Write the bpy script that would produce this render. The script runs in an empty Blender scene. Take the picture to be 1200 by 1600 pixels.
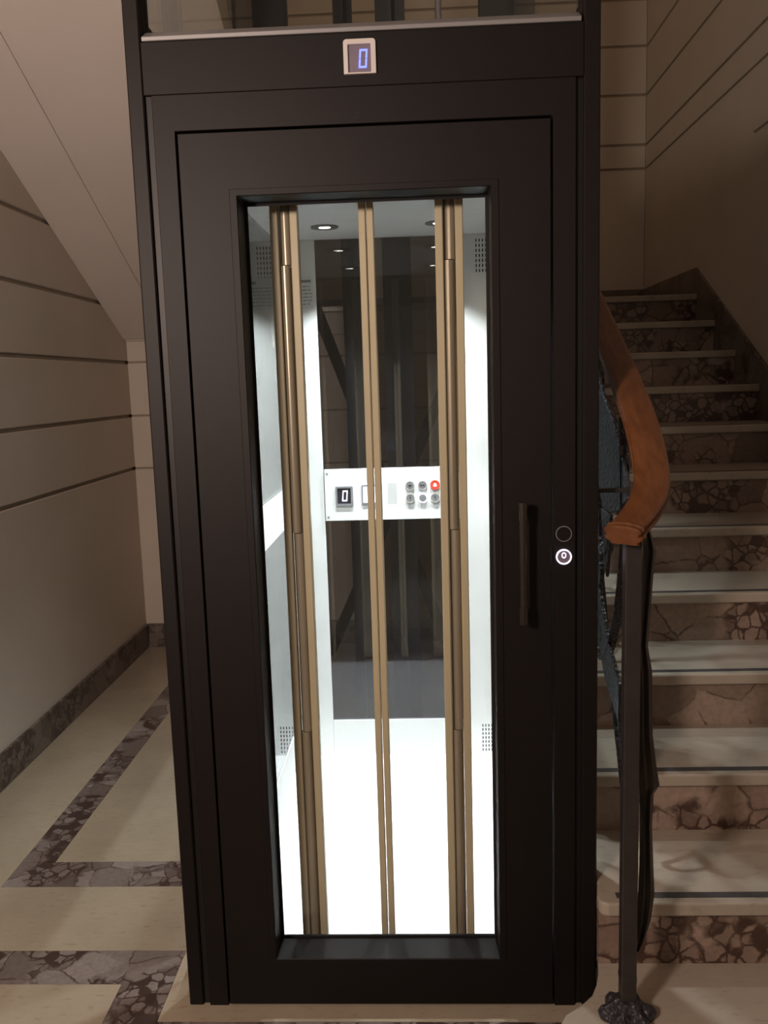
import bpy, bmesh, math, random
from mathutils import Vector, Matrix
random.seed(7)
S = bpy.context.scene
COL = S.collection

# ------------------------------------------------------------------ camera
YAW, PIT, ROL, FPX = -0.0438, 0.1463, 0.0305, 1373.25
def cam_axes():
    cy, sy, cp, sp = math.cos(YAW), math.sin(YAW), math.cos(PIT), math.sin(PIT)
    f = Vector((sy*cp, cy*cp, -sp)); r = Vector((cy, -sy, 0)); d = f.cross(r)
    cr, sr = math.cos(ROL), math.sin(ROL)
    return r*cr + d*sr, -r*sr + d*cr, f
_r, _d, _f = cam_axes()
cd = bpy.data.cameras.new('camera'); cam = bpy.data.objects.new('camera', cd); COL.objects.link(cam)
_M = Matrix((_r, -_d, -_f)).transposed().to_4x4(); _M.translation = Vector((0.0052, -1.9253, 1.49))
cam.matrix_world = _M
cd.sensor_fit = 'VERTICAL'; cd.sensor_height = 36; cd.lens = FPX/1600*36; cd.clip_start = .02
S.camera = cam

# ------------------------------------------------------------------ world, lamps, exposure
S.view_settings.view_transform = 'Standard'; S.view_settings.look = 'None'
S.view_settings.gamma = 1; S.view_settings.use_curve_mapping = False
S.view_settings.exposure = 0.0
S.cycles.caustics_reflective = False
W = bpy.data.worlds.new('world'); S.world = W; W.use_nodes = True
W.node_tree.nodes['Background'].inputs[0].default_value = (1.0, .78, .60, 1)
W.node_tree.nodes['Background'].inputs[1].default_value = 0.13
def area_lamp(name, loc, target, size, power, col, shape='DISK'):
    l = bpy.data.lights.new(name, 'AREA'); l.shape = shape; l.size = size; l.energy = power; l.color = col
    o = bpy.data.objects.new(name, l); COL.objects.link(o); o.location = loc
    o.rotation_euler = (Vector(target)-Vector(loc)).to_track_quat('-Z', 'Y').to_euler()
    return o
HALL = area_lamp('hall_lamp', (-1.14, -2.25, 1.95), (-1.0, .9, 2.2), .32, 62, (1.0, .785, .67))
area_lamp('back_wall_fill', (-.3, 2.5, 4.45), (-.3, 4.1, 3.5), .3, 3, (1.0, .68, .44))  # unseen fill light, added to brighten the upper back wall
SPOT_POWER = 9.5

# ------------------------------------------------------------------ helpers
ORG = {}
def link(name, bm, mat, parent=None, bevel=0, smooth=False, seg=1):
    if parent is not None: bmesh.ops.translate(bm, verts=bm.verts, vec=-ORG[parent])
    bmesh.ops.recalc_face_normals(bm, faces=bm.faces)
    me = bpy.data.meshes.new(name); bm.to_mesh(me); bm.free()
    o = bpy.data.objects.new(name, me); COL.objects.link(o)
    me.materials.append(mat)
    if parent is not None: o.parent = parent; ORG[o] = ORG[parent]
    else: ORG[o] = Vector((0, 0, 0))
    if smooth:
        for p in me.polygons: p.use_smooth = True
    if bevel:
        b = o.modifiers.new('bevel', 'BEVEL'); b.width = bevel; b.segments = seg; b.limit_method = 'ANGLE'
        b.harden_normals = False
    return o
def thing(name, loc, label, cat, group=None):
    o = bpy.data.objects.new(name, None); COL.objects.link(o); o.location = loc; o.empty_display_size = .1
    o['label'] = label; o['category'] = cat
    if group: o['group'] = group
    ORG[o] = Vector(loc)
    return o
def struct(o, label=None, cat=None):
    o['kind'] = 'structure'
    if label: o['label'] = label
    if cat: o['category'] = cat
    return o
def box(bm, x0, x1, y0, y1, z0, z1):
    v = [bm.verts.new((x, y, z)) for z in (z0, z1) for x, y in ((x0, y0), (x1, y0), (x1, y1), (x0, y1))]
    for f in ((0, 3, 2, 1), (4, 5, 6, 7), (0, 1, 5, 4), (1, 2, 6, 5), (2, 3, 7, 6), (3, 0, 4, 7)):
        bm.faces.new([v[i] for i in f])
    return bm
def B(*a): return box(bmesh.new(), *a)
def prism(bm, pts, a, b, axis='z'):
    def mk(p, t):
        return {'z': (p[0], p[1], t), 'y': (p[0], t, p[1]), 'x': (t, p[0], p[1])}[axis]
    lo = [bm.verts.new(mk(p, a)) for p in pts]; hi = [bm.verts.new(mk(p, b)) for p in pts]
    bm.faces.new(lo); bm.faces.new(list(reversed(hi)))
    n = len(pts)
    for i in range(n): bm.faces.new((lo[i], lo[(i+1) % n], hi[(i+1) % n], hi[i]))
    return bm
def cyl(bm, c, axis, r, length, n=24, r2=None):
    """cylinder starting at c running along the axis vector"""
    ax = Vector(axis).normalized(); t = Vector((0, 0, 1)) if abs(ax.z) < .9 else Vector((1, 0, 0))
    u = ax.cross(t).normalized(); w = ax.cross(u); c = Vector(c); r2 = r if r2 is None else r2
    a = [bm.verts.new(c+(u*math.cos(2*math.pi*i/n)+w*math.sin(2*math.pi*i/n))*r) for i in range(n)]
    b = [bm.verts.new(c+ax*length+(u*math.cos(2*math.pi*i/n)+w*math.sin(2*math.pi*i/n))*r2) for i in range(n)]
    bm.faces.new(a); bm.faces.new(list(reversed(b)))
    for i in range(n): bm.faces.new((a[i], a[(i+1) % n], b[(i+1) % n], b[i]))
    return bm
def ring(bm, c, axis, r0, r1, length, n=36):
    ax = Vector(axis).normalized(); t = Vector((0, 0, 1)) if abs(ax.z) < .9 else Vector((1, 0, 0))
    u = ax.cross(t).normalized(); w = ax.cross(u); c = Vector(c)
    L = []
    for rr, k in ((r0, 0), (r1, 0), (r1, length), (r0, length)):
        L.append([bm.verts.new(c+ax*k+(u*math.cos(2*math.pi*i/n)+w*math.sin(2*math.pi*i/n))*rr) for i in range(n)])
    for q in range(4):
        a, b = L[q], L[(q+1) % 4]
        for i in range(n): bm.faces.new((a[i], a[(i+1) % n], b[(i+1) % n], b[i]))
    return bm
def frame(bm, x0, x1, z0, z1, ix0, ix1, iz0, iz1, y0, y1):
    """rectangular frame facing -y with a rectangular hole"""
    def rect(x0, x1, z0, z1, y): return [bm.verts.new(p) for p in ((x0, y, z0), (x1, y, z0), (x1, y, z1), (x0, y, z1))]
    a, b = rect(x0, x1, z0, z1, y0), rect(ix0, ix1, iz0, iz1, y0)
    c, d = rect(x0, x1, z0, z1, y1), rect(ix0, ix1, iz0, iz1, y1)
    for i in range(4):
        j = (i+1) % 4
        bm.faces.new((a[i], a[j], b[j], b[i])); bm.faces.new((c[i], d[i], d[j], c[j]))
        bm.faces.new((a[i], c[i], c[j], a[j])); bm.faces.new((b[i], b[j], d[j], d[i]))
    return bm
def spline(pts, n):
    P = [Vector(p) for p in pts]; P = [P[0]*2-P[1]]+P+[P[-1]*2-P[-2]]; out = []
    for i in range(1, len(P)-2):
        for k in range(n):
            t = k/n; a, b, c, d = P[i-1:i+3]
            out.append(.5*((2*b)+(c-a)*t+(2*a-5*b+4*c-d)*t*t+(3*b-a-3*c+d)*t**3))
    out.append(P[-2]); return out
def sweep(bm, path, prof, side=None, scale=None):
    """profile (u sideways, v up) along a path; side(i) may fix the sideways vector"""
    rows = []; n = len(path); m = len(prof)
    for i, p in enumerate(path):
        t = (path[min(i+1, n-1)]-path[max(i-1, 0)]).normalized()
        s = side(i) if side else t.cross(Vector((0, 0, 1)))
        s = (s-t*s.dot(t)).normalized(); up = s.cross(t)
        k = scale(i) if scale else 1
        rows.append([bm.verts.new(p+s*u*k+up*v*k) for u, v in prof])
    for i in range(n-1):
        for j in range(m): bm.faces.new((rows[i][j], rows[i][(j+1) % m], rows[i+1][(j+1) % m], rows[i+1][j]))
    bm.faces.new(rows[0]); bm.faces.new(list(reversed(rows[-1])))
    return bm

# ------------------------------------------------------------------ materials
def mat(name):
    m = bpy.data.materials.new(name); m.use_nodes = True; nt = m.node_tree
    return m, nt, nt.nodes, nt.links, nt.nodes['Principled BSDF']
def pos(N, L, scale=(1, 1, 1)):
    g = N.new('ShaderNodeNewGeometry'); mp = N.new('ShaderNodeMapping'); mp.inputs['Scale'].default_value = scale
    L.new(g.outputs['Position'], mp.inputs['Vector']); return mp.outputs[0]
def noise(N, L, v, scale, detail=4, rough=.55):
    n = N.new('ShaderNodeTexNoise'); n.inputs['Scale'].default_value = scale; n.inputs['Detail'].default_value = detail
    n.inputs['Roughness'].default_value = rough; L.new(v, n.inputs['Vector']); return n
def ramp(N, L, fac, stops):
    r = N.new('ShaderNodeValToRGB'); e = r.color_ramp.elements
    while len(e) < len(stops): e.new(.5)
    for k, (p, c) in zip(e, stops): k.position = p; k.color = (*c, 1)
    L.new(fac, r.inputs['Fac']); return r.outputs['Color']
def bump(N, L, b, h, strength, dist=.01):
    n = N.new('ShaderNodeBump'); n.inputs['Strength'].default_value = strength; n.inputs['Distance'].default_value = dist
    L.new(h, n.inputs['Height']); L.new(n.outputs[0], b.inputs['Normal'])
def simple(name, c, rough=.5, metal=0, var=.12, ns=14, bmp=.05, stretch=(1, 1, 1), spec=.5):
    m, nt, N, L, b = mat(name)
    n = noise(N, L, pos(N, L, stretch), ns)
    lo = tuple(x*(1-var) for x in c); hi = tuple(min(1, x*(1+var)) for x in c)
    L.new(ramp(N, L, n.outputs['Fac'], [(.3, lo), (.7, hi)]), b.inputs['Base Color'])
    b.inputs['Roughness'].default_value = rough; b.inputs['Metallic'].default_value = metal
    b.inputs['Specular IOR Level'].default_value = spec
    if bmp:
        n2 = noise(N, L, pos(N, L, stretch), ns*25); bump(N, L, b, n2.outputs['Fac'], bmp, .002)
    return m
def emit(name, c, s):
    m, nt, N, L, b = mat(name)
    n = noise(N, L, pos(N, L), 40)
    mr = N.new('ShaderNodeMapRange'); mr.inputs['To Min'].default_value = s*.95; mr.inputs['To Max'].default_value = s*1.05
    L.new(n.outputs['Fac'], mr.inputs['Value'])
    b.inputs['Base Color'].default_value = (*c, 1); b.inputs['Emission Color'].default_value = (*c, 1)
    L.new(mr.outputs[0], b.inputs['Emission Strength']); return m
def glass(name, tint=(.97, .985, .98), f0=.045):
    """thin clear pane: see-through with an angle dependent mirror reflection (Schlick)"""
    m, nt, N, L, b = mat(name); N.remove(b); out = N['Material Output']
    lw = N.new('ShaderNodeLayerWeight'); lw.inputs['Blend'].default_value = .5
    pw = N.new('ShaderNodeMath'); pw.operation = 'POWER'; pw.inputs[1].default_value = 5
    ma = N.new('ShaderNodeMath'); ma.operation = 'MULTIPLY_ADD'; ma.inputs[1].default_value = 1-f0; ma.inputs[2].default_value = f0
    L.new(lw.outputs['Facing'], pw.inputs[0]); L.new(pw.outputs[0], ma.inputs[0])
    tr = N.new('ShaderNodeBsdfTransparent'); gl = N.new('ShaderNodeBsdfGlossy'); gl.inputs['Roughness'].default_value = .008
    n = noise(N, L, pos(N, L), 6); c = ramp(N, L, n.outputs['Fac'], [(.3, tuple(t*.985 for t in tint)), (.7, tint)])
    L.new(c, tr.inputs['Color'])
    mx = N.new('ShaderNodeMixShader'); L.new(ma.outputs[0], mx.inputs[0]); L.new(tr.outputs[0], mx.inputs[1]); L.new(gl.outputs[0], mx.inputs[2])
    L.new(mx.outputs[0], out.inputs['Surface']); return m
def breccia(name, light, mid, dark, scale=9, rough=.28, dk=.54):
    """broken-stone marble: rounded pale fragments in a dark red-brown matrix"""
    m, nt, N, L, b = mat(name); v = pos(N, L)
    nz = noise(N, L, v, scale*1.1, 7, .65)
    mx = N.new('ShaderNodeMix'); mx.data_type = 'VECTOR'; mx.inputs[0].default_value = .05
    L.new(v, mx.inputs[4]); L.new(nz.outputs['Color'], mx.inputs[5]); w = mx.outputs[1]
    def vor(feature, s):
        q = N.new('ShaderNodeTexVoronoi'); q.feature = feature; q.inputs['Scale'].default_value = s; L.new(w, q.inputs['Vector']); return q
    cell = vor('F1', scale); edge = vor('DISTANCE_TO_EDGE', scale); edge2 = vor('DISTANCE_TO_EDGE', scale*3.6); cell2 = vor('F1', scale*3.6)
    sep = N.new('ShaderNodeSeparateColor'); L.new(cell.outputs['Color'], sep.inputs[0])
    sep2 = N.new('ShaderNodeSeparateColor'); L.new(cell2.outputs['Color'], sep2.inputs[0])
    base = ramp(N, L, sep.outputs[0], [(.0, tuple(x*.85 for x in mid)), (.3, light), (.55, mid), (.8, tuple(min(1, x*1.2) for x in light)), (1, light)])
    small = ramp(N, L, sep2.outputs[1], [(.0, dark), (.20, dark), (.26, mid), (.55, light), (.72, mid), (.80, tuple(.5*(a+c) for a, c in zip(dark, mid))), (1, light)])
    big = noise(N, L, v, scale*.42, 3)
    msk = ramp(N, L, big.outputs['Fac'], [(dk-.02, (0, 0, 0)), (dk+.02, (1, 1, 1))])
    def mixc(f, a, c):
        q = N.new('ShaderNodeMix'); q.data_type = 'RGBA'; L.new(f, q.inputs[0])
        for i, x in ((6, a), (7, c)):
            if isinstance(x, tuple): q.inputs[i].default_value = (*x, 1)
            else: L.new(x, q.inputs[i])
        return q.outputs[2]
    c1 = mixc(msk, base, small)
    v2 = ramp(N, L, edge2.outputs['Distance'], [(.035, (1, 1, 1)), (.11, (0, 0, 0))])
    mm = N.new('ShaderNodeMath'); mm.operation = 'MULTIPLY'; L.new(v2, mm.inputs[0]); L.new(msk, mm.inputs[1])
    c2 = mixc(mm.outputs[0], c1, dark)
    v1 = ramp(N, L, edge.outputs['Distance'], [(.006, (.85, .85, .85)), (.03, (0, 0, 0))])
    vn = noise(N, L, v, scale*1.3, 3); vm = ramp(N, L, vn.outputs['Fac'], [(.40, (0, 0, 0)), (.50, (1, 1, 1))])
    vv = N.new('ShaderNodeMath'); vv.operation = 'MULTIPLY'; L.new(v1, vv.inputs[0]); L.new(vm, vv.inputs[1])
    c3 = mixc(vv.outputs[0], c2, dark)
    fine = noise(N, L, v, 60, 4); mot = ramp(N, L, fine.outputs['Fac'], [(.35, (.86, .86, .86)), (.65, (1.08, 1.08, 1.08))])
    q = N.new('ShaderNodeMix'); q.data_type = 'RGBA'; q.blend_type = 'MULTIPLY'; q.inputs[0].default_value = 1
    L.new(c3, q.inputs[6]); L.new(mot, q.inputs[7]); L.new(q.outputs[2], b.inputs['Base Color'])
    b.inputs['Roughness'].default_value = rough; return m
def cream(name, c, rough=.25):
    m, nt, N, L, b = mat(name); v = pos(N, L)
    n = noise(N, L, v, 3.5, 6, .6); n2 = noise(N, L, pos(N, L, (1, 3, 1)), 26, 5, .6)
    a = ramp(N, L, n.outputs['Fac'], [(.3, tuple(x*.86 for x in c)), (.55, c), (.75, tuple(min(1, x*1.1) for x in c))])
    d = ramp(N, L, n2.outputs['Fac'], [(.30, (.82, .78, .72)), (.42, (1, 1, 1)), (.7, (1.03, 1.03, 1.03))])
    q = N.new('ShaderNodeMix'); q.data_type = 'RGBA'; q.blend_type = 'MULTIPLY'; q.inputs[0].default_value = 1
    L.new(a, q.inputs[6]); L.new(d, q.inputs[7]); L.new(q.outputs[2], b.inputs['Base Color'])
    b.inputs['Roughness'].default_value = rough; return m
def wood(name):
    m, nt, N, L, b = mat(name)
    n = noise(N, L, pos(N, L, (9, 1.2, 5)), 7, 6, .6)
    c = ramp(N, L, n.outputs['Fac'], [(.25, (.075, .026, .009)), (.5, (.125, .045, .015)), (.75, (.16, .062, .021))])
    L.new(c, b.inputs['Base Color']); b.inputs['Roughness'].default_value = .42
    b.inputs['Coat Weight'].default_value = .12; b.inputs['Coat Roughness'].default_value = .15; return m
def hammered(name, c):
    m, nt, N, L, b = mat(name); v = pos(N, L)
    q = N.new('ShaderNodeTexVoronoi'); q.inputs['Scale'].default_value = 95; L.new(v, q.inputs['Vector'])
    n = noise(N, L, v, 20); L.new(ramp(N, L, n.outputs['Fac'], [(.3, tuple(x*.7 for x in c)), (.7, c)]), b.inputs['Base Color'])
    b.inputs['Roughness'].default_value = .45; b.inputs['Metallic'].default_value = .1
    bump(N, L, b, q.outputs['Distance'], .9, .006); return m

PLASTER = simple('cream_plaster', (.60, .53, .455), .75, var=.05, ns=1.6, bmp=.08)
SOFFITP = simple('white_plaster', (.64, .575, .53), .8, var=.04, ns=1.2, bmp=.06)
GROOVE = simple('groove_plaster', (.36, .30, .23), .85, var=.08, ns=5)
PAINT = simple('dark_bronze_paint', (.0060, .0042, .0041), .52, var=.10, ns=30, bmp=.10, spec=.22)
PAINT2 = simple('dark_bronze_trim', (.0070, .0054, .0052), .48, var=.10, ns=30, bmp=.05, spec=.3)
HANDLEM = simple('satin_dark_handle', (.085, .074, .064), .26, .9, var=.08, ns=40, bmp=.02)
STEEL = simple('dark_shaft_steel', (.035, .034, .036), .5, .3, var=.15, ns=8)
ALU = simple('brushed_aluminium', (.33, .325, .335), .38, .6, var=.05, ns=20, stretch=(.2, 4, 4))
SILVER = simple('silver_bezel', (.62, .58, .55), .35, .25, var=.04, ns=30)
CHROME = simple('grey_button_metal', (.33, .34, .36), .3, .5, var=.08, ns=60)
RINGM = simple('dark_nickel_ring', (.16, .16, .155), .35, .5, var=.08, ns=60)
BLACKP = simple('black_screen', (.02, .02, .03), .18, var=.1, ns=20, bmp=0)
BLACK = simple('black_rubber', (.003, .003, .003), .8, var=.1, ns=20)
CABW = simple('white_laminate', (.71, .725, .72), .5, var=.015, ns=4, bmp=.02, spec=.3)
CABF = simple('white_cabin_floor', (.88, .89, .90), .4, var=.03, ns=18, bmp=.05)
CABC = simple('grey_white_ceiling', (.86, .85, .83), .5, var=.02, ns=6, bmp=.02)
BEIGE = simple('beige_enamel', (.58, .48, .32), .42, var=.05, ns=12, bmp=.04, stretch=(1, 1, .2))
TUBE = simple('bronze_tube', (.40, .33, .245), .33, .35, var=.06, ns=14, bmp=.04, stretch=(1, 1, .1))
INK = simple('grey_print', (.20, .20, .21), .6, var=.1, ns=30, bmp=0)
PLATE = simple('pale_notice', (.62, .635, .63), .8, var=.03, ns=20, bmp=0, spec=.1)
GLASS = glass('clear_glass'); GLASSB = glass('cabin_back_glass', (.66, .67, .70), .055); GLASSS = glass('cabin_side_glass', (.84, .87, .87), .24)
CREAM = cream('cream_marble', (.37, .315, .235)); TREAD = cream('tread_marble', (.38, .335, .275), .3)
BREC = breccia('grey_breccia', (.235, .20, .185), (.15, .12, .108), (.055, .034, .030), 8.5, .28, .51)
BRECR = breccia('rosy_breccia', (.30, .225, .18), (.20, .142, .112), (.065, .036, .027), 7.5, .35, .50)
BASEM = breccia('dark_base_breccia', (.20, .165, .145), (.14, .11, .095), (.06, .042, .037), 8.5, .35, .52)
PRINT = simple('pale_grey_print', (.42, .42, .43), .6, var=.1, ns=30, bmp=0)
STRIP = simple('dark_inlay', (.05, .048, .05), .55, var=.2, ns=40)
IRON = hammered('hammered_iron', (.034, .033, .042)); POSTM = simple('painted_iron', (.034, .029, .028), .36, .2, var=.15, ns=20, bmp=.15)
WOOD = wood('red_brown_wood')
BLUE = emit('blue_led', (.13, .17, 1.0), 2.2); WHITE = emit('white_led', (.88, .80, 1.0), 2.6)
VIOL = emit('violet_backlight', (.70, .62, 1.0), 3); RED = emit('red_lamp', (.7, .06, .03), .2); LENS = emit('spot_lens', (1, .97, .93), 25)
DIMV = simple('violet_grey_face', (.16, .13, .17), .4, var=.05, ns=30, bmp=0)

# ------------------------------------------------------------------ room shell
XW, XR_, YB, YU = -1.6243, 1.5216, 4.165, 3.011     # left wall, right wall, far wall, wall under the landing
YN, ZT = -2.9, 4.6
fl = struct(link('floor', B(XW-.1, XR_+.1, YN, YB, -.08, -.010), CREAM))
def slab(x0, x1, y0, y1, m, name='floor_slab', g=.0006):
    return link(name, B(x0+g, x1-g, y0+g, y1-g, -.0105, random.uniform(-.0002, .0002)), m, fl)
def slabs(x0, x1, y0, y1, m, name, step, along):
    a, b = (x0, x1) if along == 'x' else (y0, y1); n = max(1, round((b-a)/step))
    for i in range(n):
        p, q = a+(b-a)*i/n, a+(b-a)*(i+1)/n
        slab(*((p, q, y0, y1) if along == 'x' else (x0, x1, p, q)), m, name)
b0, b1 = -1.307, -1.197
slabs(XW, b0, .515, YU, CREAM, 'floor_slab', 1.2, 'y')
slabs(b0, b1, .655, YU, BREC, 'border_slab', .8, 'y')
slabs(b1, -.6, .655, YU, CREAM, 'floor_slab', 1.2, 'y')
slabs(-.6, .40, 1.68, YU, CREAM, 'floor_slab', 1.0, 'y')
slabs(b0, -.6, .515, .655, BREC, 'border_slab', .72, 'x')
slabs(XW, -.6, .21, .515, CREAM, 'floor_slab', 1.1, 'x')
slabs(XW, -.655, .077, .21, BREC, 'border_slab', .97, 'x')
slabs(-.785, -.655, YN, .077, BREC, 'border_slab', .99, 'y')
slabs(XW, -.785, YN, .077, CREAM, 'floor_slab', .99, 'y')
slabs(-.655, .40, -.055, .21, CREAM, 'floor_slab', 1.1, 'x')
slabs(-.655, .30, -.19, -.055, BREC, 'border_slab', .5, 'x')
slabs(-.655, XR_, YN, -.40, CREAM, 'floor_slab', 1.1, 'y')
slabs(-.655, .30, -.40, -.19, CREAM, 'floor_slab', .5, 'x')

struct(link('ceiling', B(XW-.12, XR_+.12, YN, YB+.12, ZT, ZT+.15), SOFFITP))
# walls: a backing in the groove colour with one raised plaster course between every two grooves
def courses(zs, z0, z1, g=.018):
    e = [z0]+[z for k in sorted(zs) for z in (k-g/2, k+g/2)]+[z1]
    return [(e[i], e[i+1]) for i in range(0, len(e), 2)]
LG = [1.048+.2977*i for i in range(12)]
wl = struct(link('wall_left', B(XW-.12, XW-.014, YN, YB, -.05, ZT), GROOVE))
for a, b in courses(LG, 0, ZT):
    link('plaster_course', B(XW-.0145, XW, YN, YB, a, b), PLASTER, wl, .004)
wu = struct(link('wall_landing', B(XW, .40, YU+.012, YU+.12, 0, 1.76), GROOVE))
for a, b in courses(LG[:3], 0, 1.76, .010):
    link('plaster_course', B(XW, .40, YU, YU+.0125, a, b), PLASTER, wu, .002)
MG = [2.824, 2.974, 3.282, 3.58, 3.86, 4.16, 4.46]
wb = struct(link('wall_back', B(XW-.12, XR_+.12, YB+.010, YB+.12, -.05, ZT), GROOVE))
for a, b in courses(MG, 0, ZT, .015):
    link('plaster_course', B(XW, XR_, YB, YB+.0105, a, b), PLASTER, wb, .003)
wr = struct(link('wall_right', B(XR_+.010, XR_+.12, YN, YB, -.05, ZT), GROOVE))
for a, b in courses(MG, 2.0, ZT, .015)[1:]:
    link('plaster_course', B(XR_, XR_+.0105, YN, YB, a, b), PLASTER, wr, .003)
link('plaster_field', B(XR_, XR_+.0105, 2.278, YB, 0, 2.8165), PLASTER, wr)
link('plaster_field', B(XR_, XR_+.0105, YN, 2.278, 0, 2.533), PLASTER, wr)
link('plaster_course', B(XR_, XR_+.0105, YN, 2.278, 2.548, 2.8165), PLASTER, wr)
struct(link('baseboard_left', B(XW, XW+.014, YN, YU, 0, .137), BASEM, None, .003))
struct(link('baseboard_back', B(XW+.0145, .39, YU-.014, YU, 0, .137), BASEM, None, .003))

# ------------------------------------------------------------------ stairs on the right
HS, TS, Y2 = .1593, .307, -.087
XL_, XE = .402, XR_-.001
st = thing('staircase', (.95, 1.3, 0), 'straight marble staircase climbing along the right wall beside the lift', 'staircase')
def nose(k): return Y2+(k-2)*TS
def tread_outline(k):
    yf, yb = nose(k), nose(k+1)+.03
    if k == 1:
        left = [(.3937, -.004), (.386, -.05), (.377, -.10), (.365, -.138), (.349, -.173), (.318, -.205), (.283, -.232), (.262, -.27), (.258, -.315), (.272, -.355), (.305, -.384), (.34, yf)]
        return left+[(XE, yf), (XE, yb), (.3937, yb)]
    if k == 2:
        left = [(.3937, -.004), (.387, -.03), (.3815, -.055), (.383, -.072), (.390, -.082), (.402, yf)]
        return left+[(XE, yf), (XE, yb), (.3937, yb)]
    return [(XL_, yf), (XE, yf), (XE, yb), (XL_, yb)]
for k in range(1, 12):
    z = k*HS
    pts = tread_outline(k)
    td = link('tread', prism(bmesh.new(), pts, z-.033, z), TREAD, st, .006, seg=3)
    yf = nose(k)
    x0 = {1: .36, 2: .425}.get(k, XL_+.004)
    link('inlay_strip', B(x0, XE-.03, yf+.022, yf+.044, z-.001, z+.0006), STRIP, td)
    rp = [(x+(.0008 if x < 1 else 0), max(y, yf+.018)) for x, y in pts]
    bm = bmesh.new()
    if k <= 2: prism(bm, rp, z-HS+.0005, z-.033)
    else: box(bm, XL_+.002, XE, yf+.018, yf+.045, z-HS, z-.033)
    link('riser', bm, BRECR, st)
# masonry body under the treads and the landing
body = [(.03, 0)]
for k in range(3, 13):
    body += [(nose(k)+.044, (k-1)*HS-.032), (nose(k)+.044, k*HS-.034)]
body += [(YU-.002, 12*HS-.034), (YU-.002, 0)]
body[0] = (nose(3)+.044, 0)
link('stair_body', prism(bmesh.new(), body, XL_+.003, XE, 'x'), PLASTER, st)
z12 = 12*HS
link('landing_slab', prism(bmesh.new(), [(XL_, nose(12)), (XE, nose(12)), (XE, YB-.002), (XW+.002, YB-.002), (XW+.002, YU-.04), (XL_, YU-.04)], z12-.033, z12), TREAD, st, .006, seg=3)
link('inlay_strip', B(XL_+.004, XE-.03, nose(12)+.022, nose(12)+.044, z12-.001, z12+.0006), STRIP, st)
link('riser', B(XL_+.002, XE, nose(12)+.018, nose(12)+.045, z12-HS, z12-.033), BRECR, st)
link('landing_body', B(XW+.002, XL_, YU-.02, YB-.002, 1.761, z12-.034), SOFFITP, st)
# raking skirting on the right wall and level skirting round the landing
lo = -.25; sl = HS/TS
def ztop(y): return 1.516+(y-2.008)*.5245
struct(link('trim_1', prism(bmesh.new(), [(-.38, 0), (YB, 0), (YB, 2.052), (3.022, 2.052), (-.38, ztop(-.38)-.02)], XR_-.014, XR_, 'x'), BASEM, None, .002))
struct(link('trim_2', B(XW, XR_-.014, YB-.014, YB, z12, 2.052), BASEM, None, .002))

# ------------------------------------------------------------------ upper flight overhead on the left
uf = thing('upper_stair_flight', (-1.12, 2.9, 1.76), 'pale plastered underside of the stair flight sloping over the left corridor', 'staircase')
def zs(y): return 1.757+(2.991-y)*.515
X0u, X1u = XW+.001, -.62
bm = bmesh.new()
prism(bm, [(YU-.042, zs(2.969)), (-1.2, zs(-1.2)), (-1.2, zs(-1.2)+.14), (YU-.042, z12+.0)], X0u, -1.372, 'x')
link('soffit_margin', bm, SOFFITP, uf)
bm = bmesh.new()
prism(bm, [(YU-.042, zs(2.969)+.004), (-1.2, zs(-1.2)+.004), (-1.2, zs(-1.2)+.14), (YU-.042, z12+.0)], -1.371, X1u, 'x')
link('soffit', bm, SOFFITP, uf)
for i in range(12):
    y1 = YU-.045-i*TS; zz = z12+(i+1)*HS
    if y1-TS < -1.2: break
    link('tread', B(X0u, X1u, y1-TS, y1+.02, zz-.033, zz), TREAD, uf)
    link('riser', B(X0u, X1u, y1-.025, y1, zz-HS, zz-.0335), BRECR, uf)

# ------------------------------------------------------------------ lift tower
tw = thing('lift_tower', (-.099, 0, 0), 'dark bronze metal lift tower with glazed sides standing beside the stairs', 'lift tower')
TX0, TX1, TY1, TZ = -.59, .392, 1.66, 3.3
for x0, x1 in ((TX0, -.556), (.358, TX1)):
    link('corner_post', B(x0, x1, 0, .075, 0, TZ), PAINT, tw, .003)
for x0, x1 in ((-.59, -.462), (.262, TX1)):
    link('corner_post', B(x0, x1, TY1-.06, TY1, 0, TZ), STEEL, tw, .003)
for x0, x1 in ((-.556, -.540), (.342, .358)):
    link('recess_strip', B(x0+.0003, x1-.0003, .010, .07, 0, 2.203), PAINT2, tw)
# door frame: jambs and head round the leaf
bm = bmesh.new()
prism(bm, [(-.540, 0), (-.4945, 0), (-.4945, 2.0245), (.2945, 2.0245), (.2945, 0), (.342, 0), (.342, 2.098), (-.540, 2.098)], 0, .10, 'y')
link('door_frame', bm, PAINT, tw, .0012)
link('lintel', B(-.5557, .3577, 0, .075, 2.0983, 2.203), PAINT, tw, .0012)
bm = bmesh.new(); prism(bm, [(-.004, 2.2035), (.045, 2.2035), (.045, 2.232), (.030, 2.232), (-.004, 2.212)], -.552, .352, 'x')
link('glazing_ledge', bm, ALU, tw, .001)
link('upper_pane', B(-.5555, .3575, .032, .040, 2.233, TZ), GLASS, tw)
bm = bmesh.new(); ring(bm, (-.110, -.0008, 2.039), (0, 1, 0), .004, .0075, .003, 20); cyl(bm, (-.110, .0002, 2.039), (0, -1, 0), .0042, .0005, 16)
link('peephole_screw', bm, BLACK, tw)
for xs, xg in ((TX0, TX0+.018), (TX1-.035, TX1-.026)):
    link('side_pane', B(xg, xg+.008, .077, TY1-.062, .125, TZ), GLASS, tw)
    for z0, z1 in ((.0, .12), (2.20, 2.26)):
        link('side_rail', B(xs, xs+.035, .076, TY1-.061, z0, z1), PAINT, tw, .002)
link('rear_rail', B(-.461, .261, TY1-.05, TY1-.01, 0, .05), STEEL, tw)
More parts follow.
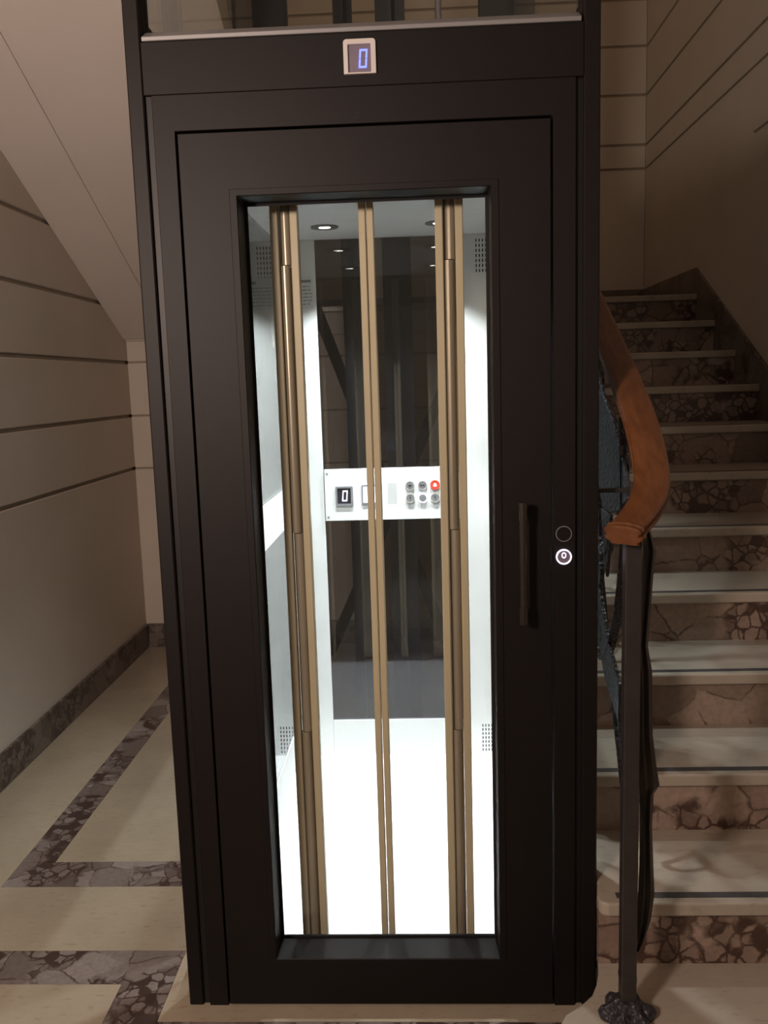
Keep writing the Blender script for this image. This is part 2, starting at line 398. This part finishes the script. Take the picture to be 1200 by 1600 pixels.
link('rear_rail', B(-.461, .261, TY1-.05, TY1-.01, 2.30, 2.36), STEEL, tw)
link('rear_pane', B(-.461, .261, TY1-.034, TY1-.028, .052, 2.298), GLASS, tw)
def brace(x0, z0, x1, z1, y):
    d = Vector((x1-x0, z1-z0)).normalized(); n = Vector((-d.y, d.x))*.022
    return prism(bmesh.new(), [(x0+n.x, z0+n.y), (x1+n.x, z1+n.y), (x1-n.x, z1-n.y), (x0-n.x, z0-n.y)], y, y+.008, 'y')
link('cross_brace', brace(-.40, 1.80, .15, .25, TY1-.024), STEEL, tw)
link('cross_brace', brace(.26, 1.80, -.40, .36, TY1-.014), STEEL, tw)
link('threshold', B(-.4935, .2935, .012, .24, 0, .004), ALU, tw)

# lift machinery behind the cabin
gr = thing('guide_rail', (-.245, 1.56, 0), 'narrow dark steel guide rail left behind the glass cabin back', 'guide rail')
link('rail', B(-.281, -.211, 1.545, 1.57, .0, TZ), STEEL, gr); link('blade', B(-.252, -.240, 1.50, 1.5448, 0, TZ), STEEL, gr)
gr = thing('guide_rail', (-.07, 1.56, 0), 'wide dark steel guide rail behind the middle of the cabin back', 'guide rail')
link('rail', B(-.125, -.015, 1.545, 1.57, .0, TZ), STEEL, gr); link('blade', B(-.076, -.064, 1.50, 1.5448, 0, TZ), STEEL, gr)
pi = thing('lift_piston', (.108, 1.55, 0), 'slim grey lift piston standing upright right behind the cabin glass', 'piston')
link('cylinder', cyl(bmesh.new(), (.108, 1.55, 0), (0, 0, 1), .017, 2.3, 20), STEEL, pi, smooth=False)
link('rod', cyl(bmesh.new(), (.108, 1.55, 2.3), (0, 0, 1), .012, 1.0, 20), ALU, pi)

# ------------------------------------------------------------------ landing door
dr = thing('lift_door', (-.489, .0, .006), 'tall dark bronze lift door with long glazed opening', 'door')
OX0, OX1, OZ0, OZ1 = -.370, .165, .126, 1.889
link('leaf', frame(bmesh.new(), -.4895, .2894, .006, 2.019, OX0, OX1, OZ0, OZ1, -.003, .094), PAINT, dr, .0015)
link('window_bead', frame(bmesh.new(), OX0-.016, OX1+.016, OZ0-.012, OZ1+.014, OX0, OX1, OZ0, OZ1, -.0052, -.0031), PAINT, dr, .001)
link('glazing_gasket', frame(bmesh.new(), OX0+.0002, OX1-.0002, OZ0+.0002, OZ1-.0002, OX0+.006, OX1-.006, OZ0+.006, OZ1-.006, .078, .0835), BLACK, dr)
link('glass_pane', B(OX0+.001, OX1-.001, .084, .090, OZ0+.001, OZ1-.001), GLASS, dr)
HX = .2215
h = link('handle', cyl(bmesh.new(), (HX, -.047, .985), (0, 0, 1), .0075, .215, 20), HANDLEM, dr)
for z0 in (.957, 1.188):
    bm = bmesh.new(); cyl(bm, (HX, -.047, z0), (0, 0, 1), .0095, .038, 20)
    link('handle_ferrule', bm, HANDLEM, h)
for zc in (.976, 1.207):
    link('handle_bracket', cyl(bmesh.new(), (HX, -.045, zc), (0, 1, 0), .007, .0418, 16), PAINT2, h)

# floor indicator above the door
def seg_zero(x0, x1, z0, z1, y0, y1, t, slant):
    """seven-segment 0 made of six bars"""
    bm = bmesh.new(); zm = (z0+z1)/2; g = t*.16
    def q(pts): prism(bm, [(x+(z-z0)/(z1-z0)*slant, z) for x, z in pts], y0, y1, 'y')
    q([(x0, z0), (x1, z0), (x1-t, z0+t), (x0+t, z0+t)]); q([(x0+t, z1-t), (x1-t, z1-t), (x1, z1), (x0, z1)])
    for a, b in ((z0, zm), (zm, z1)):
        lo_, hi_ = (a+g, b-g)
        q([(x0, lo_), (x0+t, lo_+(t if a == z0 else 0)), (x0+t, hi_-(t if b == z1 else 0)), (x0, hi_)])
        q([(x1-t, lo_+(t if a == z0 else 0)), (x1, lo_), (x1, hi_), (x1-t, hi_-(t if b == z1 else 0))])
    return bm
fi = thing('floor_indicator', (-.1005, .006, 2.155), 'square silver floor display with blue zero above the lift door', 'display')
bm = bmesh.new()
def rr(x0, x1, z0, z1, r0, r1, n=5):
    P = []
    for cx, cz, a0, r in ((x1-r0, z0+r0, -90, r0), (x1-r1, z1-r1, 0, r1), (x0+r1, z1-r1, 90, r1), (x0+r0, z0+r0, 180, r0)):
        for i in range(n+1):
            a = math.radians(a0+90*i/n); P.append((cx+r*math.cos(a), cz+r*math.sin(a)))
    return P
def rframe(bm, out, inn, y0, y1):
    n = len(out)
    L = [[bm.verts.new((p[0], y, p[1])) for p in q] for q, y in ((out, y0), (inn, y0), (inn, y1), (out, y1))]
    for k in range(4):
        a, b = L[k], L[(k+1) % 4]
        for i in range(n): bm.faces.new((a[i], a[(i+1) % n], b[(i+1) % n], b[i]))
    return bm
link('bezel', rframe(bmesh.new(), rr(-.134, -.067, 2.1205, 2.1885, .0015, .007), rr(-.1245, -.0775, 2.1235, 2.178, .001, .001), -.006, .0055), SILVER, fi, .001)
sc = link('screen', B(-.1243, -.0777, -.001, .0055, 2.1237, 2.1778), DIMV, fi)
link('digit', seg_zero(-.1035, -.0865, 2.1325, 2.169, -.0022, -.0012, .0038, .0028), BLUE, sc, .0)

# call buttons on the right jamb
cb = thing('call_button', (.316, -.001, 1.148), 'unlit round dark call button, upper of the pair beside the handle', 'button')
link('button_ring', ring(bmesh.new(), (.316, -.0035, 1.148), (0, 1, 0), .0160, .0175, .0035, 40), CHROME, cb)
link('button_face', cyl(bmesh.new(), (.316, -.0025, 1.148), (0, 1, 0), .0158, .0024, 40), PAINT, cb)
cb = thing('call_button', (.316, -.001, 1.0965), 'round call button with glowing white ring and zero', 'button')
link('button_ring', ring(bmesh.new(), (.316, -.0045, 1.0965), (0, 1, 0), .0146, .0170, .0044, 40), WHITE, cb)
fc = link('button_face', cyl(bmesh.new(), (.316, -.0030, 1.0965), (0, 1, 0), .0144, .0029, 40), DIMV, cb)
bm = bmesh.new(); ring(bm, (0, 0, 0), (0, 1, 0), .0036, .0054, .0006, 28)
for v in bm.verts: v.co = Vector((.316+v.co.x*.92, -.0038+v.co.y, 1.1000+v.co.z*1.22))
link('digit', bm, WHITE, fc)

# ------------------------------------------------------------------ lift cabin
cb = thing('lift_cabin', (-.105, .85, .005), 'brightly lit white lift cabin with glass walls behind the door', 'lift cabin')
CX0, CX1, CY0, CY1, CZ = -.508, .298, .27, 1.423, 2.020
link('cabin_floor', B(CX0-.02, CX1+.02, CY0-.02, CY1+.02, .005, .012), CABF, cb)
link('cabin_ceiling', B(CX0-.02, CX1+.02, CY0-.02, CY1+.02, CZ, CZ+.05), CABC, cb)
for x0, x1 in ((CX0, -.370), (.160, CX1)):
    link('back_column', B(x0, x1, CY1, CY1+.02, .0125, CZ-.0005), CABW, cb, .001)
link('back_kickplate', B(-.3695, .1595, CY1, CY1+.02, .0125, .157), CABW, cb)
link('back_glass', B(-.3695, .1595, CY1+.008, CY1+.014, .1575, CZ-.0005), GLASSB, cb)
for xa, xb, xg in ((CX0-.02, CX0, CX0-.009), (CX1, CX1+.02, CX1+.003)):
    link('side_kickplate', B(xa, xb, CY0, CY1-.0005, .0125, .150), CABW, cb)
    link('side_band', B(xa-.0, xb, CY0, CY1-.0005, .958, 1.104), CABW, cb)
    link('side_glass', B(xg, xg+.006, CY0, CY1-.0005, .1505, .9575), GLASSS, cb)
    link('side_glass', B(xg, xg+.006, CY0, CY1-.0005, 1.1045, CZ-.0005), GLASSS, cb)
def vent(x0, cols, z0, z1):
    bm = bmesh.new(); dz = (z1-z0)/7
    for c in range(cols):
        for r in range(7):
            x = x0+c*.0118; z = z0+r*dz
            box(bm, x, x+.0045, CY1-.0006, CY1+.0002, z, z+dz*.62)
    o = link('vent_slots', bm, BLACKP, cb); o['kind'] = 'stuff'
for z0, z1 in ((1.882, 2.008), (.022, .140)):
    vent(.224, 5, z0, z1); vent(-.488, 5, z0, z1)

# control panel on the cabin back
cp = thing('control_panel', (-.105, CY1, .967), 'white lift control panel band across the cabin back glass', 'control panel')
PY = CY1-.012
link('face_plate', B(-.366, .156, PY, CY1-.0005, .968, 1.167), CABW, cp, .001)
def screw(x, z): link('screw', cyl(bmesh.new(), (x, PY-.001, z), (0, 1, 0), .004, .0009, 12), CHROME, cp)
for x in (-.355, .145):
    for z in (.983, 1.150): screw(x, z)
d = link('display', rframe(bmesh.new(), rr(-.325, -.258, 1.026, 1.101, .004, .004), rr(-.318, -.266, 1.034, 1.094, .001, .001), PY-.006, PY-.0002), CHROME, cp)
link('screen', B(-.3178, -.2662, PY-.003, PY-.0003, 1.0342, 1.0938), BLACKP, d)
link('digit', seg_zero(-.300, -.2805, 1.044, 1.085, PY-.0042, PY-.0032, .0042, .003), WHITE, d)
d = link('lamp_window', rframe(bmesh.new(), rr(-.224, -.160, 1.030, 1.104, .003, .003), rr(-.219, -.165, 1.036, 1.098, .001, .001), PY-.005, PY-.0002), CHROME, cp)
link('lamp_lens', B(-.2188, -.1652, PY-.0035, PY-.0003, 1.0362, 1.0978), VIOL, d)
bm = bmesh.new()
for i in range(8):
    for j in range(14): cyl(bm, (-.1235+i*.0046, PY-.0006, 1.030+j*.0059), (0, 1, 0), .0013, .0005, 6)
o = link('speaker_holes', bm, INK, cp); o['kind'] = 'stuff'
for i, x in enumerate((-.0385, .009, .0565)):
    for j, z in enumerate((1.098, 1.049)):
        lit = (i == 1 and j == 1); red = (i == 2 and j == 0)
        b_ = link('button', cyl(bmesh.new(), (x, PY-.006, z), (0, 1, 0), .0150, .0058, 28), RED if red else CHROME, cp, .001)
        if red: b_['label'] = 'red lit alarm button with a bell sign'
        if lit: b_['label'] = 'button with a white lit ring and a zero'
        link('button_ring', ring(bmesh.new(), (x, PY-.0068, z), (0, 1, 0), .0152, .0180, .0066, 28), WHITE if lit else (RED if red else SILVER), b_)
        bm = bmesh.new(); y0, y1 = PY-.0068, PY-.0061
        if lit:
            ring(bm, (0, 0, 0), (0, 1, 0), .0030, .0048, .0007, 20)
            for v in bm.verts: v.co = Vector((x+v.co.x, y0+v.co.y, z+v.co.z*1.4))
        elif red:   # bell
            prism(bm, [(x-.008, z-.004), (x+.008, z-.004), (x+.005, z-.001), (x+.0045, z+.004), (x+.002, z+.007), (x-.002, z+.007), (x-.0045, z+.004), (x-.005, z-.001)], y0, y1, 'y')
            cyl(bm, (x, y0, z-.0058), (0, 1, 0), .0016, .0007, 10)
        elif j == 0:  # door arrows
            s = 1 if i == 0 else -1
            for k in (-1, 1):
                cx = x+k*.0045; prism(bm, [(cx-.003*k*s, z-.005), (cx+.003*k*s, z), (cx-.003*k*s, z+.005)], y0, y1, 'y')
            box(bm, x-.0006, x+.0006, y0, y1, z-.006, z+.006)
        else:         # numerals 2 -> left, 1 -> right drawn as strokes
            box(bm, x-.0012, x+.0012, y0, y1, z-.006, z+.007); box(bm, x-.004, x-.0012, y0, y1, z+.003, z+.005)
        link('symbol', bm, INK if lit else (WHITE if red else BLACKP), b_)

# cabin notice
nt_ = thing('notice_plate', (-.43, CY1, 1.78), 'small pale printed notice on the cabin back left of glass', 'notice')
pl = link('plate', B(-.490, -.380, CY1-.002, CY1-.0002, 1.772, 1.888), PLATE, nt_)
bm = bmesh.new(); rnd = random.Random(3)
box(bm, -.428, -.388, CY1-.0024, CY1-.002, 1.866, 1.876)
for i in range(6):
    x = -.484
    while x < -.392:
        w = rnd.uniform(.006, .020); box(bm, x, min(x+w, -.385), CY1-.0024, CY1-.002, 1.850-i*.0128, 1.8535-i*.0128); x += w+.004
o = link('print_lines', bm, INK, pl)

# recessed ceiling spotlights
k = 0
for y, tag_ in ((1.165, 'far'), (.60, 'near')):
    for x, side_ in ((-.303, 'left'), (.085, 'right')):
        t = thing('ceiling_spotlight', (x, y, CZ), f'recessed round {tag_} {side_} spotlight in the cabin ceiling', 'spotlight', 'cabin ceiling spotlights')
        link('trim_ring', ring(bmesh.new(), (x, y, CZ-.004), (0, 0, 1), .0205, .047, .0038, 32), RINGM, t)
        link('lamp_lens', cyl(bmesh.new(), (x, y, CZ-.002), (0, 0, 1), .020, .0018, 28), LENS, t)
        l = area_lamp('spotlight_lamp', (x, y, CZ-.006), (x, y, 0), .05, SPOT_POWER, (.97, .98, 1.0)); l.data.spread = math.radians(94); l.parent = t; l.matrix_parent_inverse = Matrix.Translation(-Vector((x, y, CZ)))

# folding cabin doors, one pair of leaves each side of the middle
DY0, DY1, DZ0, DZ1 = .158, .188, .014, 2.01
def folding(side, label):
    c = -.1075; s = 1 if side == 'right' else -1
    t = thing('folding_cabin_door', (c+s*.19, .173, .012), label, 'door', 'folding cabin doors')
    def bar(name, a, b, m=BEIGE, y0=DY0, y1=DY1):
        x0, x1 = sorted((c+s*a, c+s*b)); return link(name, B(x0, x1, y0, y1, DZ0, DZ1), m, t, .002)
    bar('meeting_stile', .0012, .0172)
    bar('hinge_stile', .1575, .1755); bar('hinge_stile', .2035, .2215)
    bar('jamb_stile', .372, .388)
    gp = bar('glass_pane', .0174, .1573, GLASS, .170, .175); bar('glass_pane', .2217, .3718, GLASS, .170, .175)
    for m_ in gp.modifiers: gp.modifiers.remove(m_)
    bar('backing_strip', .1757, .2033, TUBE, .186, .192)
    xc = c+s*.1895; cuts = [DZ0, .45, .62, 1.13, 1.66, DZ1]
    cuts = [DZ0, .63, 1.135, 1.765, DZ1]
    for i in range(4):
        off = .0022*(1 if i % 2 else -1)
        link('hinge_tube', cyl(bmesh.new(), (xc+off, .172, cuts[i]+.001), (0, 0, 1), .0108, cuts[i+1]-cuts[i]-.002, 24), TUBE, t, smooth=False)
folding('left', 'left beige framed folding glass door of the lift cabin'); folding('right', 'right beige framed folding glass door of the lift cabin')

# ------------------------------------------------------------------ balustrade
bl = thing('stair_balustrade', (.41, -.241, HS), 'wrought iron stair balustrade with curved red brown wooden handrail', 'balustrade')
RX = .482
def zr(y): return 1.480+(y-.155)*.52
hp = spline([(RX, 2.95, zr(2.95)), (RX, 1.8, zr(1.8)), (RX, .9, zr(.9)), (RX, .45, zr(.45)), (RX, .2, zr(.2)), (RX, .06, 1.423), (.480, -.04, 1.360), (.473, -.125, 1.293), (.452, -.195, 1.252), (.420, -.248, 1.224), (.388, -.286, 1.203)], 7)
prof = [(u, v*.66) for u, v in [(-.026, -.028), (.026, -.028), (.028, -.018), (.035, -.013), (.036, -.006), (.031, -.002), (.033, .004), (.035, .010), (.033, .018), (.024, .024), (.010, .027), (-.010, .027), (-.024, .024), (-.033, .018), (-.035, .010), (-.033, .004), (-.031, -.002), (-.036, -.006), (-.035, -.013), (-.028, -.018)]]
e_ = (hp[-1]-hp[-2]).normalized(); hk = [1]*len(hp); e0_ = hp[-1].copy()
for dd, kk in ((.001, 1.06), (.006, 1.12), (.009, 1.04), (.012, 1.02), (.018, 1.10), (.022, 1.0)):
    hp.append(e0_+e_*dd); hk.append(kk)
link('handrail', sweep(bmesh.new(), hp, prof, scale=lambda i: hk[i]), WOOD, bl, .0)
bm = bmesh.new(); sweep(bm, [p+Vector((0, 0, -.024)) for p in hp[:-10]], [(-.014, -.004), (.014, -.004), (.014, .004), (-.014, .004)])
link('top_bar', bm, POSTM, bl)
PXc, PYc = .4085, -.241
bm = bmesh.new(); box(bm, PXc-.0155, PXc+.0155, PYc-.0155, PYc+.0155, HS+.02, 1.172)
link('newel_post', bm, POSTM, bl, .002)
bm = bmesh.new(); box(bm, PXc-.0165, PXc+.0165, PYc-.0165, PYc+.0165, .245, .262); link('post_collar', bm, POSTM, bl, .003)
bm = bmesh.new(); box(bm, PXc-.020, PXc+.010, PYc-.012, PYc+.012, 1.1725, 1.192); link('post_cap', bm, SILVER, bl, .002)
# rosette foot: lobed leaf boss
bm = bmesh.new(); rows = []
for r, z in ((.050, 0), (.054, .010), (.048, .020), (.034, .027), (.030, .036), (.0235, .044), (.0175, .046)):
    row = []
    for i in range(48):
        a = 2*math.pi*i/48; q = 1+.13*(1 if r > .03 else .5)*math.cos(6*a)
        row.append(bm.verts.new((PXc+math.cos(a)*r*q, PYc+math.sin(a)*r*q, HS+.0005+z+.004*math.cos(6*a)*(1 if 0 < z < .03 else 0))))
    rows.append(row)
for a, b in zip(rows, rows[1:]):
    for i in range(48): bm.faces.new((a[i], a[(i+1) % 48], b[(i+1) % 48], b[i]))
bm.faces.new(rows[0]); bm.faces.new(rows[-1])
link('rosette_foot', bm, IRON, bl)
# plan line of the iron panel and its mapping (s along the plan, z up)
plan = [(p.x, p.y) for p in spline([(PXc, PYc, 0), (.445, -.185, 0), (.470, -.11, 0), (RX, -.02, 0), (RX, .2, 0), (RX, 1.0, 0), (RX, 2.9, 0)], 14)]
cum = [0]
for a, b in zip(plan, plan[1:]): cum.append(cum[-1]+math.dist(a, b))
def at(s):
    for i in range(len(cum)-1):
        if s <= cum[i+1] or i == len(cum)-2:
            t = (s-cum[i])/(cum[i+1]-cum[i]); a, b = plan[i], plan[i+1]
            d = Vector((b[0]-a[0], b[1]-a[1], 0)).normalized()
            return Vector((a[0]+(b[0]-a[0])*t, a[1]+(b[1]-a[1])*t, 0)), d
def zn(y): return max(HS, 2*HS+(y-Y2)*HS/TS)        # nosing line
def ribbon(name, pts, w=.009, th=.0035, n=6, scale=None, m=None):
    """flat bar bent in the panel plane: pts are (s, z)"""
    q = spline([(a, b, 0) for a, b in pts], n); path = []; sd = []
    for v in q:
        p, d = at(max(0, v.x)); path.append(Vector((p.x, p.y, v.y))); sd.append(Vector((d.y, -d.x, 0)))
    k = len(path)
    sc_ = (lambda i: scale(i/(k-1))) if scale else None
    return link(name, sweep(bmesh.new(), path, [(-w, -th), (w, -th), (w, th), (-w, th)], side=lambda i: sd[i], scale=sc_), m or IRON, bl)
def spiral(cs, cz, r, a0, turns, sgn):
    n = max(8, int(turns*14)); return [(cs+r*(1-.82*i/n)*math.cos(a0+sgn*2*math.pi*turns*i/n), cz+r*(1-.82*i/n)*math.sin(a0+sgn*2*math.pi*turns*i/n)) for i in range(n+1)]
def leaf(name, pts, hw, th=.006, yaw=.6):
    """solid pointed leaf along (s, z) points; hw = half widths; turned a little out of the panel plane"""
    q = []; path = []; sd = []
    for (s_, z_) in pts:
        p, d = at(s_); path.append(Vector((p.x, p.y, z_))); nn = Vector((d.y, -d.x, 0)); sd.append((d*math.cos(yaw)+nn*math.sin(yaw)).normalized())
    k = len(path); bm = bmesh.new(); rws = []
    for i, p in enumerate(path):
        t = (path[min(i+1, k-1)]-path[max(i-1, 0)]).normalized(); u = (sd[i]-t*sd[i].dot(t)).normalized(); nn = t.cross(u)
        w = hw[i]; rws.append([bm.verts.new(p+u*w*a+nn*th*b) for a, b in ((-1, 0), (-.5, .8), (0, .35), (.5, .8), (1, 0), (.5, -.8), (0, -.5), (-.5, -.8))])
    for a, b in zip(rws, rws[1:]):
        for j in range(8): bm.faces.new((a[j], a[(j+1) % 8], b[(j+1) % 8], b[j]))
    bm.faces.new(rws[0]); bm.faces.new(list(reversed(rws[-1])))
    return link(name, bm, IRON, bl, smooth=False)
# leafed bar curling up right behind the newel post: (height, right edge)
bar_ = [(1.195, .452), (1.17, .461), (1.144, .469), (1.092, .464), (1.026, .460), (.947, .455), (.893, .465), (.757, .468), (.687, .477), (.645, .484), (.628, .472), (.56, .469), (.474, .473), (.402, .477), (.343, .470), (.299, .457), (.277, .445)]
bm = bmesh.new(); rws = []
for z, xr in bar_:
    xl = .436-.006*math.sin(z*9); hx = (xr-xl)/2; cx = xl+hx
    rws.append([bm.verts.new((cx+hx*a, -.19+b+.35*hx*a, z)) for a, b in ((-1, 0), (-.45, -.008), (0, -.003), (.4, -.009), (1, 0), (.45, .008), (0, .005), (-.45, .008))])
for a, b in zip(rws, rws[1:]):
    for q in range(8): bm.faces.new((a[q], a[(q+1) % 8], b[(q+1) % 8], b[q]))
bm.faces.new(rws[0]); bm.faces.new(rws[-1])
link('leaf_bar', bm, POSTM, bl)
# hammered plates of the first panel, in its (y, z) plane
def plate(name, pts, x=.478, th=.004):
    return link(name, prism(bmesh.new(), [(y, z) for y, z in pts], x-th, x+th, 'x'), IRON, bl, .0015)
plate('leaf_plate', [(.46, 1.52), (.40, 1.47), (.33, 1.42), (.25, 1.385), (.16, 1.31), (.085, 1.245), (.10, 1.205), (.18, 1.17), (.27, 1.15), (.36, 1.15), (.42, 1.22), (.44, 1.36)])
plate('leaf_plate', [(.39, 1.145), (.27, 1.145), (.285, 1.06), (.315, .975), (.345, 1.04)], .479)
plate('leaf_plate', [(.44, 1.04), (.37, 1.03), (.352, .985), (.36, .945), (.41, .935), (.45, .96)], .474, .006)
plate('leaf_plate', [(.44, .93), (.385, .93), (.34, .875), (.25, .80), (.155, .745), (.145, .70), (.15, .655), (.20, .665), (.30, .70), (.40, .78), (.45, .86)], .477, .005)
# repeating bays of scrolls up the stairs
s_at = lambda y: cum[-1]-(2.9-y)
for i in range(5):
    yb = .12+i*.55; s0 = s_at(yb); zb = zn(yb); zt = zr(yb)-.04
    # tapering hammered leaf under the rail, C scroll, long S bars and a narrow loop at the foot
    if i: leaf('leaf', [(s0+.30, zt+.10), (s0+.24, zt-.02), (s0+.17, zt-.10), (s0+.10, zt-.17), (s0+.03, zt-.24), (s0-.01, zt-.30)], [.012, .05, .062, .05, .03, .004], .007, .25)
    ribbon('scroll', [(s0+.34, zt+.13), (s0+.30, zt-.02), (s0+.30, zt-.16), (s0+.28, zt-.28)]+spiral(s0+.22, zt-.34, .06, .2, 1.3, -1), scale=lambda t: 1.2-.5*t)
    ribbon('scroll', [(s0+.05, zt-.03), (s0+.03, zt-.18), (s0+.03, zt-.34), (s0+.09, zt-.52), (s0+.20, zt-.66)]+spiral(s0+.27, zt-.62, .07, -2.4, 1.2, 1), w=.011)
    if i: leaf('leaf', [(s0+.34, zt-.32), (s0+.28, zt-.44), (s0+.21, zt-.56), (s0+.13, zt-.68), (s0+.06, zt-.80), (s0+.0, zt-.90)], [.006, .022, .030, .030, .022, .004], .007, .35)
    ribbon('scroll', [(s0+.30, zt-.45), (s0+.22, zt-.60), (s0+.12, zt-.75), (s0+.05, zt-.86), (s0+.01, zt-.93), (s0-.005, zt-.90), (s0+.02, zt-.82), (s0+.09, zt-.70)], w=.008)
    if i: link('baluster', B(RX-.008, RX+.008, yb-.03-.008, yb-.03+.008, zn(yb-.03)+.001, zr(yb-.03)-.04), POSTM, bl)
bm = bmesh.new(); box(bm, .400, RX, .088, .096, 1.225, 1.235); link('wall_tie', bm, POSTM, bl)
